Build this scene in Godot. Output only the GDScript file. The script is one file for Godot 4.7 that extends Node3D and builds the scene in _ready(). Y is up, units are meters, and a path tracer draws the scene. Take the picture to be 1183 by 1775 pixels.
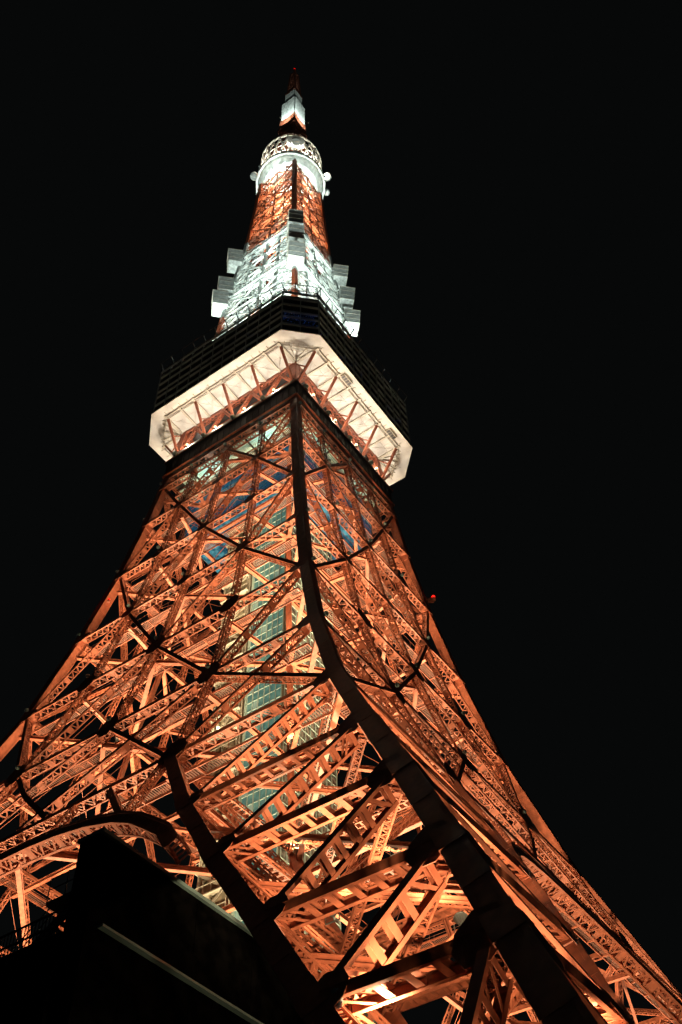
extends Node3D

# ---------------------------------------------------------------- mesh builder
class MB:
	var v := PackedVector3Array()
	var n := PackedVector3Array()
	func q(a: Vector3, b: Vector3, c: Vector3, d: Vector3) -> void:
		var m := (b - a).cross(c - a)
		if m.length_squared() < 1e-14:
			m = (c - a).cross(d - a)
		m = m.normalized()
		v.append(a); v.append(c); v.append(b); v.append(a); v.append(d); v.append(c)
		n.append(m); n.append(m); n.append(m); n.append(m); n.append(m); n.append(m)
	func tri(a: Vector3, b: Vector3, c: Vector3) -> void:
		var m := (b - a).cross(c - a).normalized()
		v.append(a); v.append(c); v.append(b)
		n.append(m); n.append(m); n.append(m)
	# a box from its centre and three half vectors (right handed)
	func box(o: Vector3, x: Vector3, y: Vector3, z: Vector3) -> void:
		q(o - x - y + z, o + x - y + z, o + x + y + z, o - x + y + z)
		q(o + x - y - z, o - x - y - z, o - x + y - z, o + x + y - z)
		q(o + x - y + z, o + x - y - z, o + x + y - z, o + x + y + z)
		q(o - x - y - z, o - x - y + z, o - x + y + z, o - x + y - z)
		q(o - x + y + z, o + x + y + z, o + x + y - z, o - x + y - z)
		q(o - x - y - z, o + x - y - z, o + x - y + z, o - x - y + z)
	func abox(o: Vector3, s: Vector3) -> void:
		box(o, Vector3(s.x * 0.5, 0, 0), Vector3(0, s.y * 0.5, 0), Vector3(0, 0, s.z * 0.5))
	# a bar from a to b; w across (towards `side`), t thick
	func bar(a: Vector3, b: Vector3, side: Vector3, w: float, t: float) -> void:
		var d := b - a
		var dn := d.normalized()
		var x := (side - dn * side.dot(dn)).normalized()
		var y := dn.cross(x)
		box((a + b) * 0.5, x * w * 0.5, y * t * 0.5, d * 0.5)
	# the same without its ends
	func strip(a: Vector3, b: Vector3, side: Vector3, w: float, t: float) -> void:
		var dn := (b - a).normalized()
		var x := (side - dn * side.dot(dn)).normalized()
		var y := dn.cross(x) * t * 0.5
		x *= w * 0.5
		q(a - x + y, a + x + y, b + x + y, b - x + y)
		q(a + x - y, a - x - y, b - x - y, b + x - y)
		q(a + x + y, a + x - y, b + x - y, b + x + y)
		q(a - x - y, a - x + y, b - x + y, b - x - y)
	func tube(a: Vector3, b: Vector3, r: float, k := 6, r2 := -1.0) -> void:
		if r2 < 0.0:
			r2 = r
		var dn := (b - a).normalized()
		var x := dn.cross(Vector3.RIGHT if absf(dn.x) < 0.8 else Vector3.UP).normalized()
		var y := dn.cross(x)
		for i in k:
			var a0 := TAU * i / k
			var a1 := TAU * (i + 1) / k
			var p := x * cos(a0) + y * sin(a0)
			var r_ := x * cos(a1) + y * sin(a1)
			q(a + p * r, a + r_ * r, b + r_ * r2, b + p * r2)
			tri(b, b + p * r2, b + r_ * r2)
			tri(a, a + r_ * r, a + p * r)
	# rings of (radius, height) about the y axis at c
	func lathe(c: Vector3, prof: Array, k := 24) -> void:
		for i in prof.size() - 1:
			var p: Vector2 = prof[i]
			var s: Vector2 = prof[i + 1]
			for j in k:
				var a0 := TAU * j / k
				var a1 := TAU * (j + 1) / k
				var d0 := Vector3(sin(a0), 0, cos(a0))
				var d1 := Vector3(sin(a1), 0, cos(a1))
				var up := Vector3.UP
				if p.x < 1e-4:
					tri(c + up * p.y, c + d1 * s.x + up * s.y, c + d0 * s.x + up * s.y)
				elif s.x < 1e-4:
					tri(c + d0 * p.x + up * p.y, c + d1 * p.x + up * p.y, c + up * s.y)
				else:
					q(c + d0 * p.x + up * p.y, c + d1 * p.x + up * p.y, c + d1 * s.x + up * s.y, c + d0 * s.x + up * s.y)
	func ball(c: Vector3, r: float, k := 10) -> void:
		var pr := []
		for i in k / 2 + 1:
			var a := PI * i / (k / 2) - PI / 2
			pr.append(Vector2(maxf(r * cos(a), 0.0), r * sin(a)))
		lathe(c, pr, k)
	# a flat plate of given outline, extruded along t
	func plate(pts: Array, t: Vector3) -> void:
		var c := Vector3.ZERO
		for p in pts:
			c += p
		c /= pts.size()
		for i in pts.size():
			var a: Vector3 = pts[i]
			var b: Vector3 = pts[(i + 1) % pts.size()]
			if (a - c).cross(b - c).dot(t) < 0.0:
				var s := a
				a = b
				b = s
			tri(c + t, a + t, b + t)
			tri(c, b, a)
			q(a, b, b + t, a + t)
	func mesh() -> ArrayMesh:
		var arr := []
		arr.resize(Mesh.ARRAY_MAX)
		arr[Mesh.ARRAY_VERTEX] = v
		arr[Mesh.ARRAY_NORMAL] = n
		var am := ArrayMesh.new()
		am.add_surface_from_arrays(Mesh.PRIMITIVE_TRIANGLES, arr)
		return am

# ---------------------------------------------------------------- names, materials
var used := {}
var rng := RandomNumberGenerator.new()

func numbered(parent: Node, called: String) -> String:
	var key := str(parent.get_instance_id()) + called
	var k: int = used.get(key, 0)
	used[key] = k + 1
	return called if k == 0 else "%s_%03d" % [called, k]

func put(parent: Node, called: String, m: Mesh, mat: Material, xf := Transform3D()) -> MeshInstance3D:
	var o := MeshInstance3D.new()
	o.name = numbered(parent, called)
	o.mesh = m
	o.material_override = mat
	o.transform = xf
	parent.add_child(o, true)
	return o

func mb_put(parent: Node, called: String, b: MB, mat: Material, xf := Transform3D()) -> MeshInstance3D:
	return put(parent, called, b.mesh(), mat, xf)

func stuff(o: Node) -> Node:
	o.set_meta("kind", "stuff")
	return o

func tag(o: Node, label: String, category: String, group := "") -> Node:
	o.set_meta("label", label)
	o.set_meta("category", category)
	if group:
		o.set_meta("group", group)
	return o

func thing(called: String, label: String, category: String, at := Vector3.ZERO, group := "") -> Node3D:
	var o := Node3D.new()
	o.name = numbered(self, called)
	o.position = at
	add_child(o, true)
	tag(o, label, category, group)
	return o

func lin(r: float, g: float, b: float) -> Color:
	return Color(r, g, b).linear_to_srgb()

func noise_tex(freq: float, lo: float, hi: float, sd: int, size := 256) -> NoiseTexture2D:
	var f := FastNoiseLite.new()
	f.noise_type = FastNoiseLite.TYPE_SIMPLEX_SMOOTH
	f.frequency = freq
	f.fractal_octaves = 5
	f.seed = sd
	var t := NoiseTexture2D.new()
	t.width = size
	t.height = size
	t.seamless = true
	t.noise = f
	var g := Gradient.new()
	g.set_color(0, Color(lo, lo, lo))
	g.set_color(1, Color(hi, hi, hi))
	g.set_offset(0, 0.25)
	g.set_offset(1, 0.72)
	t.color_ramp = g
	return t

func mat(c: Color, rough := 0.6, metal := 0.0, tex: Texture2D = null, scale := 0.3) -> StandardMaterial3D:
	var m := StandardMaterial3D.new()
	m.albedo_color = c
	m.roughness = rough
	m.metallic = metal
	if tex:
		m.albedo_texture = tex
		m.uv1_triplanar = true
		m.uv1_world_triplanar = true
		m.uv1_scale = Vector3.ONE * scale
	return m

func glow(c: Color, e: float) -> StandardMaterial3D:
	var m := StandardMaterial3D.new()
	m.albedo_color = Color(0.5, 0.5, 0.5)
	m.emission_enabled = true
	m.emission = c
	m.emission_energy_multiplier = e
	return m

var M := {}

# ---------------------------------------------------------------- tower profile
const LV := [4.0, 11.0, 18.2, 24.2, 31.9, 40.5, 51.8, 66.0, 79.6, 91.8, 103.5, 114.4, 122.8]
const LEG_TOP := 6   # index of 51.8
const WH := [-2.0, 4.0, 11.0, 18.2, 24.2, 31.9, 40.5, 51.8, 66.0, 79.6, 91.8, 103.5, 114.4, 122.8, 127.5, 131.0, 137.4, 150.0, 158.0, 167.0, 177.0, 185.0, 192.0, 200.0, 207.0, 220.0, 232.0, 243.0]
const WW := [58.9, 55.4, 51.5, 47.7, 44.6, 40.5, 35.7, 29.6, 23.5, 19.3, 16.7, 14.6, 13.1, 12.15, 11.6, 11.2, 10.8, 9.7, 9.0, 8.44, 7.95, 7.5, 6.95, 6.4, 5.95, 5.4, 5.0, 4.7]
const XH := [-2.0, 4.0, 11.0, 18.2, 24.2, 31.9, 40.5, 51.8, 66.0]
const XX := [55.0, 51.0, 46.0, 40.2, 35.4, 29.0, 22.2, 14.3, 11.2]

func ip(h: float, a: Array, b: Array) -> float:
	for i in a.size() - 1:
		if h <= a[i + 1]:
			return lerpf(b[i], b[i + 1], clampf((h - a[i]) / (a[i + 1] - a[i]), 0.0, 1.0))
	return b[b.size() - 1]

func W(h: float) -> float:
	return ip(h, WH, WW)

func XI(h: float) -> float:
	return ip(h, XH, XX)

func DN(h: float) -> float:   # half side of the inner square of posts
	return ip(h, [51.8, 66.0, 77.3, 89.2, 100.5, 110.8, 122.0], [14.3, 11.6, 10.75, 9.2, 8.5, 7.75, 7.4])

func F(u: float, h: float) -> Vector3:   # on the face towards +z
	return Vector3(u * W(h), h, W(h))

func FX(x: float, h: float) -> Vector3:
	return Vector3(x, h, W(h))

func turn(k: int) -> Transform3D:
	return Transform3D(Basis(Vector3.UP, k * PI / 2.0), Vector3.ZERO)

# ---------------------------------------------------------------- lattice girders
# a box girder from a to b whose outer plate lies in the plane square to nrm; returns [frame, lacing]
func girder(a: Vector3, b: Vector3, nrm: Vector3, dep: float, hgt: float, style: int) -> Array:
	var m := MB.new()
	var l := MB.new()
	var d := b - a
	var len := d.length()
	var t := d / len
	var n := (nrm - t * nrm.dot(t)).normalized()
	var s := t.cross(n)
	var c := clampf(dep * 0.135, 0.09, 0.19)
	var th := 0.035
	# four angle irons
	for i in [0.0, 1.0]:
		for j in [-1.0, 1.0]:
			var off: Vector3 = -n * (dep * i) + s * (hgt * 0.5 * j)
			var inn := n * (1.0 if i == 1.0 else -1.0)
			# flange lying on the laced side, flange lying on the plate side
			m.strip(a + off + inn * c * 0.5 - s * j * th * 0.5, b + off + inn * c * 0.5 - s * j * th * 0.5, n, c, th)
			m.strip(a + off + inn * (th * 0.5 + 0.002) - s * j * (c * 0.5 + th), b + off + inn * (th * 0.5 + 0.002) - s * j * (c * 0.5 + th), s, c, th)
	# outer web
	if style == 0 or style == 1:
		m.strip(a - n * 0.06, b - n * 0.06, s, hgt - 0.02, 0.03)
		var nb := maxi(3, int(len / 1.25))
		for i in nb + 1:
			var pb := a - n * (dep - 0.06) + t * (0.2 + (len - 0.4) * i / nb)
			m.strip(pb - s * (hgt * 0.5 - 0.02), pb + s * (hgt * 0.5 - 0.02), t, 0.3, 0.025)
	# end gusset plates on the laced sides
	var gl := minf(dep * 0.6, len * 0.1) if style != 1 else 0.3
	for j in [-1.0, 1.0]:
		for e in [0.0, 1.0]:
			var o: Vector3 = (a if e == 0.0 else b - t * gl)
			m.bar(o - n * dep * 0.5 + s * (hgt * 0.5 * j - j * 0.06), o + t * gl - n * dep * 0.5 + s * (hgt * 0.5 * j - j * 0.06), n, dep - 0.05, 0.025)
	# lacing
	var pitch := dep * (0.5 if style != 1 else 0.82)
	var cnt := maxi(4, int(round((len - 2.0 * gl) / pitch)))
	var step := (len - 2.0 * gl) / cnt
	for j in [-1.0, 1.0]:
		var base: Vector3 = a + s * j * (hgt * 0.5 - 0.055) + t * gl
		var lo := -n * (c * 0.5)
		var hi := -n * (dep - c * 0.5)
		for i in cnt:
			var p := base + t * step * i
			if style == 1 and i > 0 and i < cnt - 1:
				l.strip(p + t * step * 0.5 + lo, p + t * step * 0.5 + hi, t, dep * 0.24, 0.022)
			else:
				var up := i % 2 == 0
				l.strip(p + (lo if up else hi), p + t * step + (hi if up else lo), t, dep * 0.12, 0.022)
		if len > 9.0 and style != 1:
			for f in [0.33, 0.66]:
				var p2: Vector3 = base + t * (len - 2.0 * gl) * f - n * dep * 0.5 + s * j * 0.026
				m.bar(p2 - t * dep * 0.32, p2 + t * dep * 0.32, n, dep - c, 0.02)
	# the inner side, and the outer one of the lighter posts
	var sides := [] if style != 2 else [0.05, dep - 0.05]
	for dd in sides:
		var cnt2 := maxi(4, int(round(len / (hgt * 1.15))))
		var st2 := len / cnt2
		for i in cnt2:
			var p3: Vector3 = a - n * dd + t * st2 * i
			var up3 := i % 2 == 0
			l.strip(p3 + s * hgt * (0.42 if up3 else -0.42), p3 + t * st2 + s * hgt * (-0.42 if up3 else 0.42), t, hgt * 0.2, 0.02)
	return [m.mesh(), l.mesh()]

func four(parent: Node, called: String, g: Array, mt: Material) -> void:
	for k in 4:
		var o := put(parent, called, g[0], mt, turn(k))
		stuff(put(o, "lacing", g[1], mt))

# a solid built-up beam (two channels back to back)
func beam(a: Vector3, b: Vector3, w: float) -> Mesh:
	var m := MB.new()
	var side := (b - a).cross(Vector3.UP)
	if side.length() < 0.05:
		side = Vector3.RIGHT
	side = side.normalized()
	var up := side.cross((b - a).normalized()).normalized()
	m.bar(a, b, side, w * 0.3, w * 0.98)
	m.bar(a + up * w * 0.5, b + up * w * 0.5, side, w, 0.04)
	m.bar(a - up * w * 0.5, b - up * w * 0.5, side, w, 0.04)
	return m.mesh()

func gusset(c: Vector3, nrm: Vector3, rx: float, ry: float, t := 0.03) -> Mesh:
	var m := MB.new()
	var n := nrm.normalized()
	var x := Vector3.UP.cross(n).normalized()
	var y := n.cross(x)
	var pts := []
	for p in [[1, .35], [.45, 1], [-.45, 1], [-1, .35], [-1, -.35], [-.45, -1], [.45, -1], [1, -.35]]:
		pts.append(c + x * p[0] * rx + y * p[1] * ry)
	m.plate(pts, n * t)
	return m.mesh()

# ---------------------------------------------------------------- the light
func spot(parent: Node3D, at: Vector3, to: Vector3, col: Color, energy: float, ang := 75.0, size := 0.25) -> SpotLight3D:
	var s := SpotLight3D.new()
	s.light_color = col
	s.light_energy = energy
	s.spot_angle = ang
	s.spot_range = 220.0
	s.spot_attenuation = 2.0
	s.light_size = size
	s.shadow_enabled = true
	parent.add_child(s, true)
	var dir := (to - at).normalized()
	s.transform = Transform3D(Basis.looking_at(dir, Vector3.UP if absf(dir.y) < 0.98 else Vector3.RIGHT), at)
	return s

var lamp_mesh := {}

func flood_shapes() -> void:
	var h := MB.new()
	h.lathe(Vector3.ZERO, [Vector2(0, -0.42), Vector2(0.14, -0.4), Vector2(0.2, -0.25), Vector2(0.3, -0.02), Vector2(0.33, 0.0), Vector2(0.33, 0.04), Vector2(0.29, 0.04), Vector2(0.29, 0.0)], 16)
	lamp_mesh.housing = h.mesh()
	var l := MB.new()
	l.lathe(Vector3.ZERO, [Vector2(0.285, -0.01), Vector2(0.2, 0.03), Vector2(0.0, 0.05)], 16)
	lamp_mesh.lens = l.mesh()
	var b := MB.new()
	b.bar(Vector3(-0.36, -0.15, 0), Vector3(-0.36, -0.6, 0), Vector3.BACK, 0.06, 0.02)
	b.bar(Vector3(0.36, -0.15, 0), Vector3(0.36, -0.6, 0), Vector3.BACK, 0.06, 0.02)
	b.bar(Vector3(-0.37, -0.61, 0), Vector3(0.37, -0.61, 0), Vector3.BACK, 0.08, 0.03)
	lamp_mesh.bracket = b.mesh()

# a floodlight: housing, lens, yoke, and its light just in front of the lens
func flood(at: Vector3, to: Vector3, col: Color, energy: float, label: String, group: String, ang := 75.0) -> void:
	var t := thing("floodlight", label, "floodlight", at, group)
	var dir := (to - at).normalized()
	var q := Quaternion(Vector3.UP, dir)
	var xf := Transform3D(Basis(q), Vector3.ZERO)
	put(t, "housing", lamp_mesh.housing, M.lamp_body, xf)
	put(t, "lens", lamp_mesh.lens, M.lens_warm if col.b < 0.8 else M.lens_cool, xf)
	put(t, "bracket", lamp_mesh.bracket, M.lamp_body)
	spot(t, dir * 0.12, dir * 10.0, col, energy, ang)

# ================================================================
func _ready() -> void:
	rng.seed = 7
	var cam := Camera3D.new()
	cam.name = "camera"
	var yaw := 0.5856386
	var pitch := 0.9001979
	var roll := -0.0374486
	var fw := Vector3(-sin(yaw) * cos(pitch), sin(pitch), -cos(yaw) * cos(pitch))
	var rt := Vector3(cos(yaw), 0, -sin(yaw))
	var up := rt.cross(fw)
	var r2 := rt * cos(roll) + up * sin(roll)
	var u2 := up * cos(roll) - rt * sin(roll)
	cam.fov = 51.0312
	cam.near = 0.1
	cam.far = 3000.0
	cam.transform = Transform3D(Basis(r2, u2, -fw), Vector3(59.514, 1.6, 73.832))
	add_child(cam)
	cam.current = true

	var env := Environment.new()
	var sky := Sky.new()
	var sm := ProceduralSkyMaterial.new()
	sm.sky_top_color = Color8(7, 8, 8)
	sm.sky_horizon_color = Color8(8, 9, 9)
	sm.ground_bottom_color = Color8(6, 6, 6)
	sm.ground_horizon_color = Color8(8, 9, 9)
	sm.sun_angle_max = 1.0
	sm.energy_multiplier = 1.0
	sky.sky_material = sm
	env.background_mode = Environment.BG_SKY
	env.sky = sky
	env.tonemap_mode = Environment.TONE_MAPPER_LINEAR
	env.tonemap_exposure = 1.0
	env.sdfgi_enabled = true
	env.ssao_enabled = true
	env.ssil_enabled = true
	var we := WorldEnvironment.new()
	we.name = "environment"
	we.environment = env
	add_child(we)

	var moon := DirectionalLight3D.new()
	moon.name = "moon"
	moon.light_color = Color(0.8, 0.9, 1.0)
	moon.light_energy = 0.003
	moon.light_angular_distance = 0.5
	moon.shadow_enabled = true
	add_child(moon)
	moon.transform = Transform3D(Basis.looking_at(Vector3(-0.75, -0.35, -0.55), Vector3.UP), Vector3(0, 400, 0))

	make_materials()
	flood_shapes()
	make_ground()
	var tower := thing("lattice_tower", "tall orange and white steel lattice tower lit from within against the black sky", "tower")
	make_columns(tower)
	make_faces(tower)
	make_legs(tower)
	make_interior(tower)
	make_belt(tower)
	make_core(tower)
	make_deck(tower)
	make_upper(tower)
	make_top_deck(tower)
	make_mast(tower)
	make_antennas()
	make_building()
	make_lamps()

func make_materials() -> void:
	var grime := noise_tex(0.02, 0.8, 1.0, 3)
	var fine := noise_tex(0.05, 0.8, 1.0, 9)
	M.orange = mat(lin(0.345, 0.1, 0.05), 0.55, 0.0, grime, 0.25)
	M.orange_dark = mat(lin(0.42, 0.09, 0.03), 0.6, 0.0, grime, 0.25)
	M.white = mat(lin(0.74, 0.79, 0.76), 0.55, 0.0, grime, 0.2)
	M.soffit = mat(lin(0.6, 0.58, 0.54), 0.7, 0.0, noise_tex(0.01, 0.9, 1.0, 51), 0.15)
	M.trim = mat(lin(0.5, 0.45, 0.36), 0.6, 0.0, fine, 0.5)
	M.dark = mat(lin(0.03, 0.028, 0.027), 0.6, 0.0, fine, 0.4)
	M.mullion = mat(lin(0.2, 0.26, 0.28), 0.45)
	M.glass = mat(lin(0.012, 0.015, 0.018), 0.08)
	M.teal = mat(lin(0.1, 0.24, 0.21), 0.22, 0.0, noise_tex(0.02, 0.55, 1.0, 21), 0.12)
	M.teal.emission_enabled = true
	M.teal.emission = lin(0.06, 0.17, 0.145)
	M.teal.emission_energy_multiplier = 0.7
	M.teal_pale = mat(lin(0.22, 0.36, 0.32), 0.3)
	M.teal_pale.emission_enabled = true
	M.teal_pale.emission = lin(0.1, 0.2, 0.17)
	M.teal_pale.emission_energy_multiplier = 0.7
	M.grey_glass = mat(lin(0.27, 0.31, 0.28), 0.25, 0.0, noise_tex(0.03, 0.5, 1.0, 22), 0.15)
	M.teal_trim = mat(lin(0.35, 0.5, 0.46), 0.45)
	M.core_wall = mat(lin(0.36, 0.33, 0.24), 0.7, 0.0, grime, 0.2)
	M.pipe = mat(lin(0.36, 0.36, 0.3), 0.5)
	M.blue_glass = mat(lin(0.03, 0.14, 0.25), 0.15, 0.0, noise_tex(0.02, 0.5, 1.0, 31), 0.2)
	M.blue_glass.emission_enabled = true
	M.blue_glass.emission = lin(0.01, 0.12, 0.24)
	M.blue_glass.emission_energy_multiplier = 0.28
	M.ribbed = mat(lin(0.5, 0.72, 0.66), 0.6, 0.0, fine, 0.4)
	M.grating = mat(lin(0.1, 0.035, 0.02), 0.7, 0.0, fine, 0.6)
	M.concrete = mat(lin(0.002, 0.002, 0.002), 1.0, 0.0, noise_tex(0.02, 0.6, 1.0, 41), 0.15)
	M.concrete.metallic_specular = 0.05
	M.coping = mat(lin(0.1, 0.16, 0.155), 0.5)
	M.steel_black = mat(lin(0.02, 0.02, 0.02), 0.5)
	M.asphalt = mat(lin(0.05, 0.05, 0.05), 0.9, 0.0, fine, 0.3)
	M.lamp_body = mat(lin(0.2, 0.22, 0.21), 0.5, 0.2)
	M.lens_off = mat(lin(0.3, 0.42, 0.4), 0.2)
	M.lens_warm = glow(Color(1.0, 0.82, 0.55), 3.0)
	M.lens_cool = glow(Color(0.9, 1.0, 0.95), 3.0)
	M.bulb = glow(Color(1.0, 0.86, 0.62), 6.0)
	M.red_glow = glow(Color(1.0, 0.05, 0.02), 2.0)
	M.blue_dot = glow(Color(0.08, 0.35, 0.75), 0.2)

func make_ground() -> void:
	var g := MB.new()
	g.q(Vector3(-900, 0, 900), Vector3(900, 0, 900), Vector3(900, 0, -900), Vector3(-900, 0, -900))
	mb_put(self, "ground", g, M.asphalt).set_meta("kind", "structure")

# ---------------------------------------------------------------- columns
func column_run(hs: Array, at: Callable, side: float, m: MB) -> void:
	var x := Vector3.RIGHT
	for i in hs.size() - 1:
		var a: Vector3 = at.call(hs[i])
		var b: Vector3 = at.call(hs[i + 1])
		m.bar(a, b, x, side, side)
		# angle irons along the four edges
		var t := (b - a).normalized()
		var ex := (x - t * x.dot(t)).normalized()
		var ey := t.cross(ex)
		for sx in [-1.0, 1.0]:
			for sy in [-1.0, 1.0]:
				var o: Vector3 = ex * sx * side * 0.5 + ey * sy * side * 0.5
				m.strip(a + o - ex * sx * 0.1 + ey * sy * 0.012, b + o - ex * sx * 0.1 + ey * sy * 0.012, ex, 0.2, 0.024)
				m.strip(a + o - ey * sy * 0.1 + ex * sx * 0.012, b + o - ey * sy * 0.1 + ex * sx * 0.012, ey, 0.2, 0.024)
		# splice cover plates
		var cl := minf((b - a).length() * 0.12, 1.1)
		m.bar(a - t * cl, a + t * cl, ex, side + 0.1, side + 0.1)
		if (b - a).length() > 7.0:
			var md := (a + b) * 0.5
			m.bar(md - t * 0.7, md + t * 0.7, ex, side + 0.07, side + 0.07)

func make_columns(tower: Node3D) -> void:
	var hs := [0.0]
	hs.append_array(LV)
	hs.append_array([127.5, 131.0, 137.4])
	var m := MB.new()
	column_run(hs, func(h): return Vector3(W(h) - 0.5, h, W(h) - 0.5), 1.05, m)
	for k in 4:
		mb_put(tower, "corner_column", m, M.orange, turn(k))
	# the columns of the legs towards the arches, and the innermost one of each leg
	var hl := [0.0]
	hl.append_array(LV.slice(0, LEG_TOP + 1))
	var b := MB.new()
	column_run(hl, func(h): return Vector3(XI(h), h, W(h) - 0.5), 0.9, b)
	var c := MB.new()
	column_run(hl, func(h): return Vector3(W(h) - 0.5, h, XI(h)), 0.9, c)
	var d := MB.new()
	column_run(hl, func(h): return Vector3(XI(h), h, XI(h)), 0.8, d)
	for k in 4:
		mb_put(tower, "leg_column", b, M.orange, turn(k))
		mb_put(tower, "leg_column", c, M.orange, turn(k))
		mb_put(tower, "leg_column", d, M.orange, turn(k))
	var e := MB.new()
	for s in [1.0, 0.0]:
		e.abox(Vector3(55.5 - 3.5 * s * 0.0, 0.6, 55.5), Vector3(7.5, 1.2, 7.5))
		break
	for k in 4:
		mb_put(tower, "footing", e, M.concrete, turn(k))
	# gusset plates where the members of a face meet
	for i in range(LEG_TOP, LV.size()):
		var h: float = LV[i]
		for u in [-0.5, 0.0, 0.5]:
			if i == LEG_TOP and u == 0.0:
				continue
			var r := 1.15 if i < 9 else 0.85
			if i == LEG_TOP:
				r = 1.25
			var g := gusset(F(u, h) + Vector3(0, 0, 0.03), Vector3(0, 0.25, 1), r, r * 1.2)
			for k in 4:
				put(tower, "gusset_plate", g, M.orange, turn(k))
	for i in range(2, LV.size()):
		var h2: float = LV[i]
		for sg in [-1.0, 1.0]:
			var w2 := W(h2)
			var g2 := gusset(Vector3(sg * (w2 - 1.2), h2, w2 + 0.02), Vector3(0, 0.4, 1), 0.95, 1.2)
			for k in 4:
				put(tower, "corner_gusset", g2, M.orange, turn(k))
			if i <= LEG_TOP:
				var g3 := gusset(Vector3(sg * (XI(h2) + 0.75), h2, w2 + 0.0), Vector3(0, 0.5, 1), 0.8, 1.1)
				for k in 4:
					put(tower, "leg_gusset", g3, M.orange, turn(k))

# ---------------------------------------------------------------- outer faces
func make_faces(tower: Node3D) -> void:
	var z := Vector3(0, 0.3, 1)
	# horizontals above the legs
	for i in range(LEG_TOP, LV.size()):
		var h: float = LV[i]
		var dep := 1.05 if i < 9 else 0.9
		var w := W(h)
		var xs := [-w + 1.0, -0.5 * w, 0.5 * w, w - 1.0]
		if i > LEG_TOP:
			xs = [-w + 1.0, -0.5 * w, 0.0, 0.5 * w, w - 1.0]
		for j in xs.size() - 1:
			four(tower, "horizontal_girder", girder(FX(xs[j], h), FX(xs[j + 1], h), Vector3(0, 0, 1), dep, 0.34, 0), M.orange)
	# diagonals: long crosses that run from corner to corner
	var dg := []
	for st in [6, 8, 10]:
		var u := 1.0
		for i in range(st, LV.size() - 1):
			if u <= -0.99:
				break
			dg.append([u, i, u - 0.5, i + 1])
			dg.append([-u, i, -u + 0.5, i + 1])
			u -= 0.5
	dg.append([0.5, 6, 1.0, 7])
	dg.append([-0.5, 6, -1.0, 7])
	dg.append([0.5, 7, 1.0, 8])
	dg.append([-0.5, 7, -1.0, 8])
	dg.append([0.5, 6, 0.0, 7])
	dg.append([-0.5, 6, 0.0, 7])
	for d in dg:
		var ha: float = LV[d[1]]
		var hb: float = LV[d[3]]
		var ua: float = d[0]
		var ub: float = d[2]
		var pa := FX(clampf(ua, -1, 1) * (W(ha) - (0.9 if absf(ua) > 0.9 else 0.0)), ha)
		var pb := FX(clampf(ub, -1, 1) * (W(hb) - (0.9 if absf(ub) > 0.9 else 0.0)), hb)
		if d[1] == 6 and absf(ua) < 0.6:
			pa = FX(signf(ua) * XI(ha), ha)
		var t := (pb - pa).normalized()
		four(tower, "diagonal_girder", girder(pa + t * 0.8, pb - t * 0.8, z, 0.8, 0.4, 0), M.orange)
	# posts between the corners
	for i in range(LEG_TOP, LV.size() - 1):
		for u in [-0.5, 0.0, 0.5]:
			if i == LEG_TOP and u == 0.0:
				continue
			var pa := F(u, LV[i])
			if i == LEG_TOP:
				pa.x = signf(u) * XI(LV[i])
			var pb := F(u, LV[i + 1])
			four(tower, "post_girder", girder(pa - Vector3(0, 0, 0.12), pb - Vector3(0, 0, 0.12), z, 0.7, 0.55, 2), M.orange)
	# short bracing above the arch
	var h59 := 59.2
	for sg in [-1.0, 1.0]:
		four(tower, "arch_brace", girder(FX(sg * 5.6, h59), FX(-sg * 1.5, 52.4), z, 0.8, 0.5, 0), M.orange)
		four(tower, "arch_brace", girder(FX(sg * 5.6, h59), FX(sg * 10.6, 64.9), z, 0.8, 0.5, 0), M.orange)
		four(tower, "arch_brace", girder(FX(sg * 5.0, 51.6), FX(sg * 5.4, 48.6), z, 0.6, 0.5, 2), M.orange)
		four(tower, "arch_brace", girder(FX(sg * 14.0, 51.4), FX(sg * 14.8, 44.6), z, 0.6, 0.5, 2), M.orange)
		four(tower, "arch_brace", girder(FX(sg * 8.8, 51.4), FX(sg * 14.6, 44.4), z, 0.6, 0.5, 0), M.orange)
		# the arch itself, in short straight lengths
		var ax := [0.0, 3.5, 6.8, 10.6, 14.4, 17.3, 19.8, 22.2, 24.2]
		var ay := [47.9, 47.8, 47.3, 46.1, 44.3, 42.4, 40.3, 38.2, 35.8]
		for j in ax.size() - 1:
			var a := FX(sg * ax[j], ay[j])
			var b := FX(sg * ax[j + 1], ay[j + 1])
			four(tower, "arch_girder", girder(a, b, Vector3(0, 0.3, 1), 1.3, 1.0, 0), M.orange)

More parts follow.
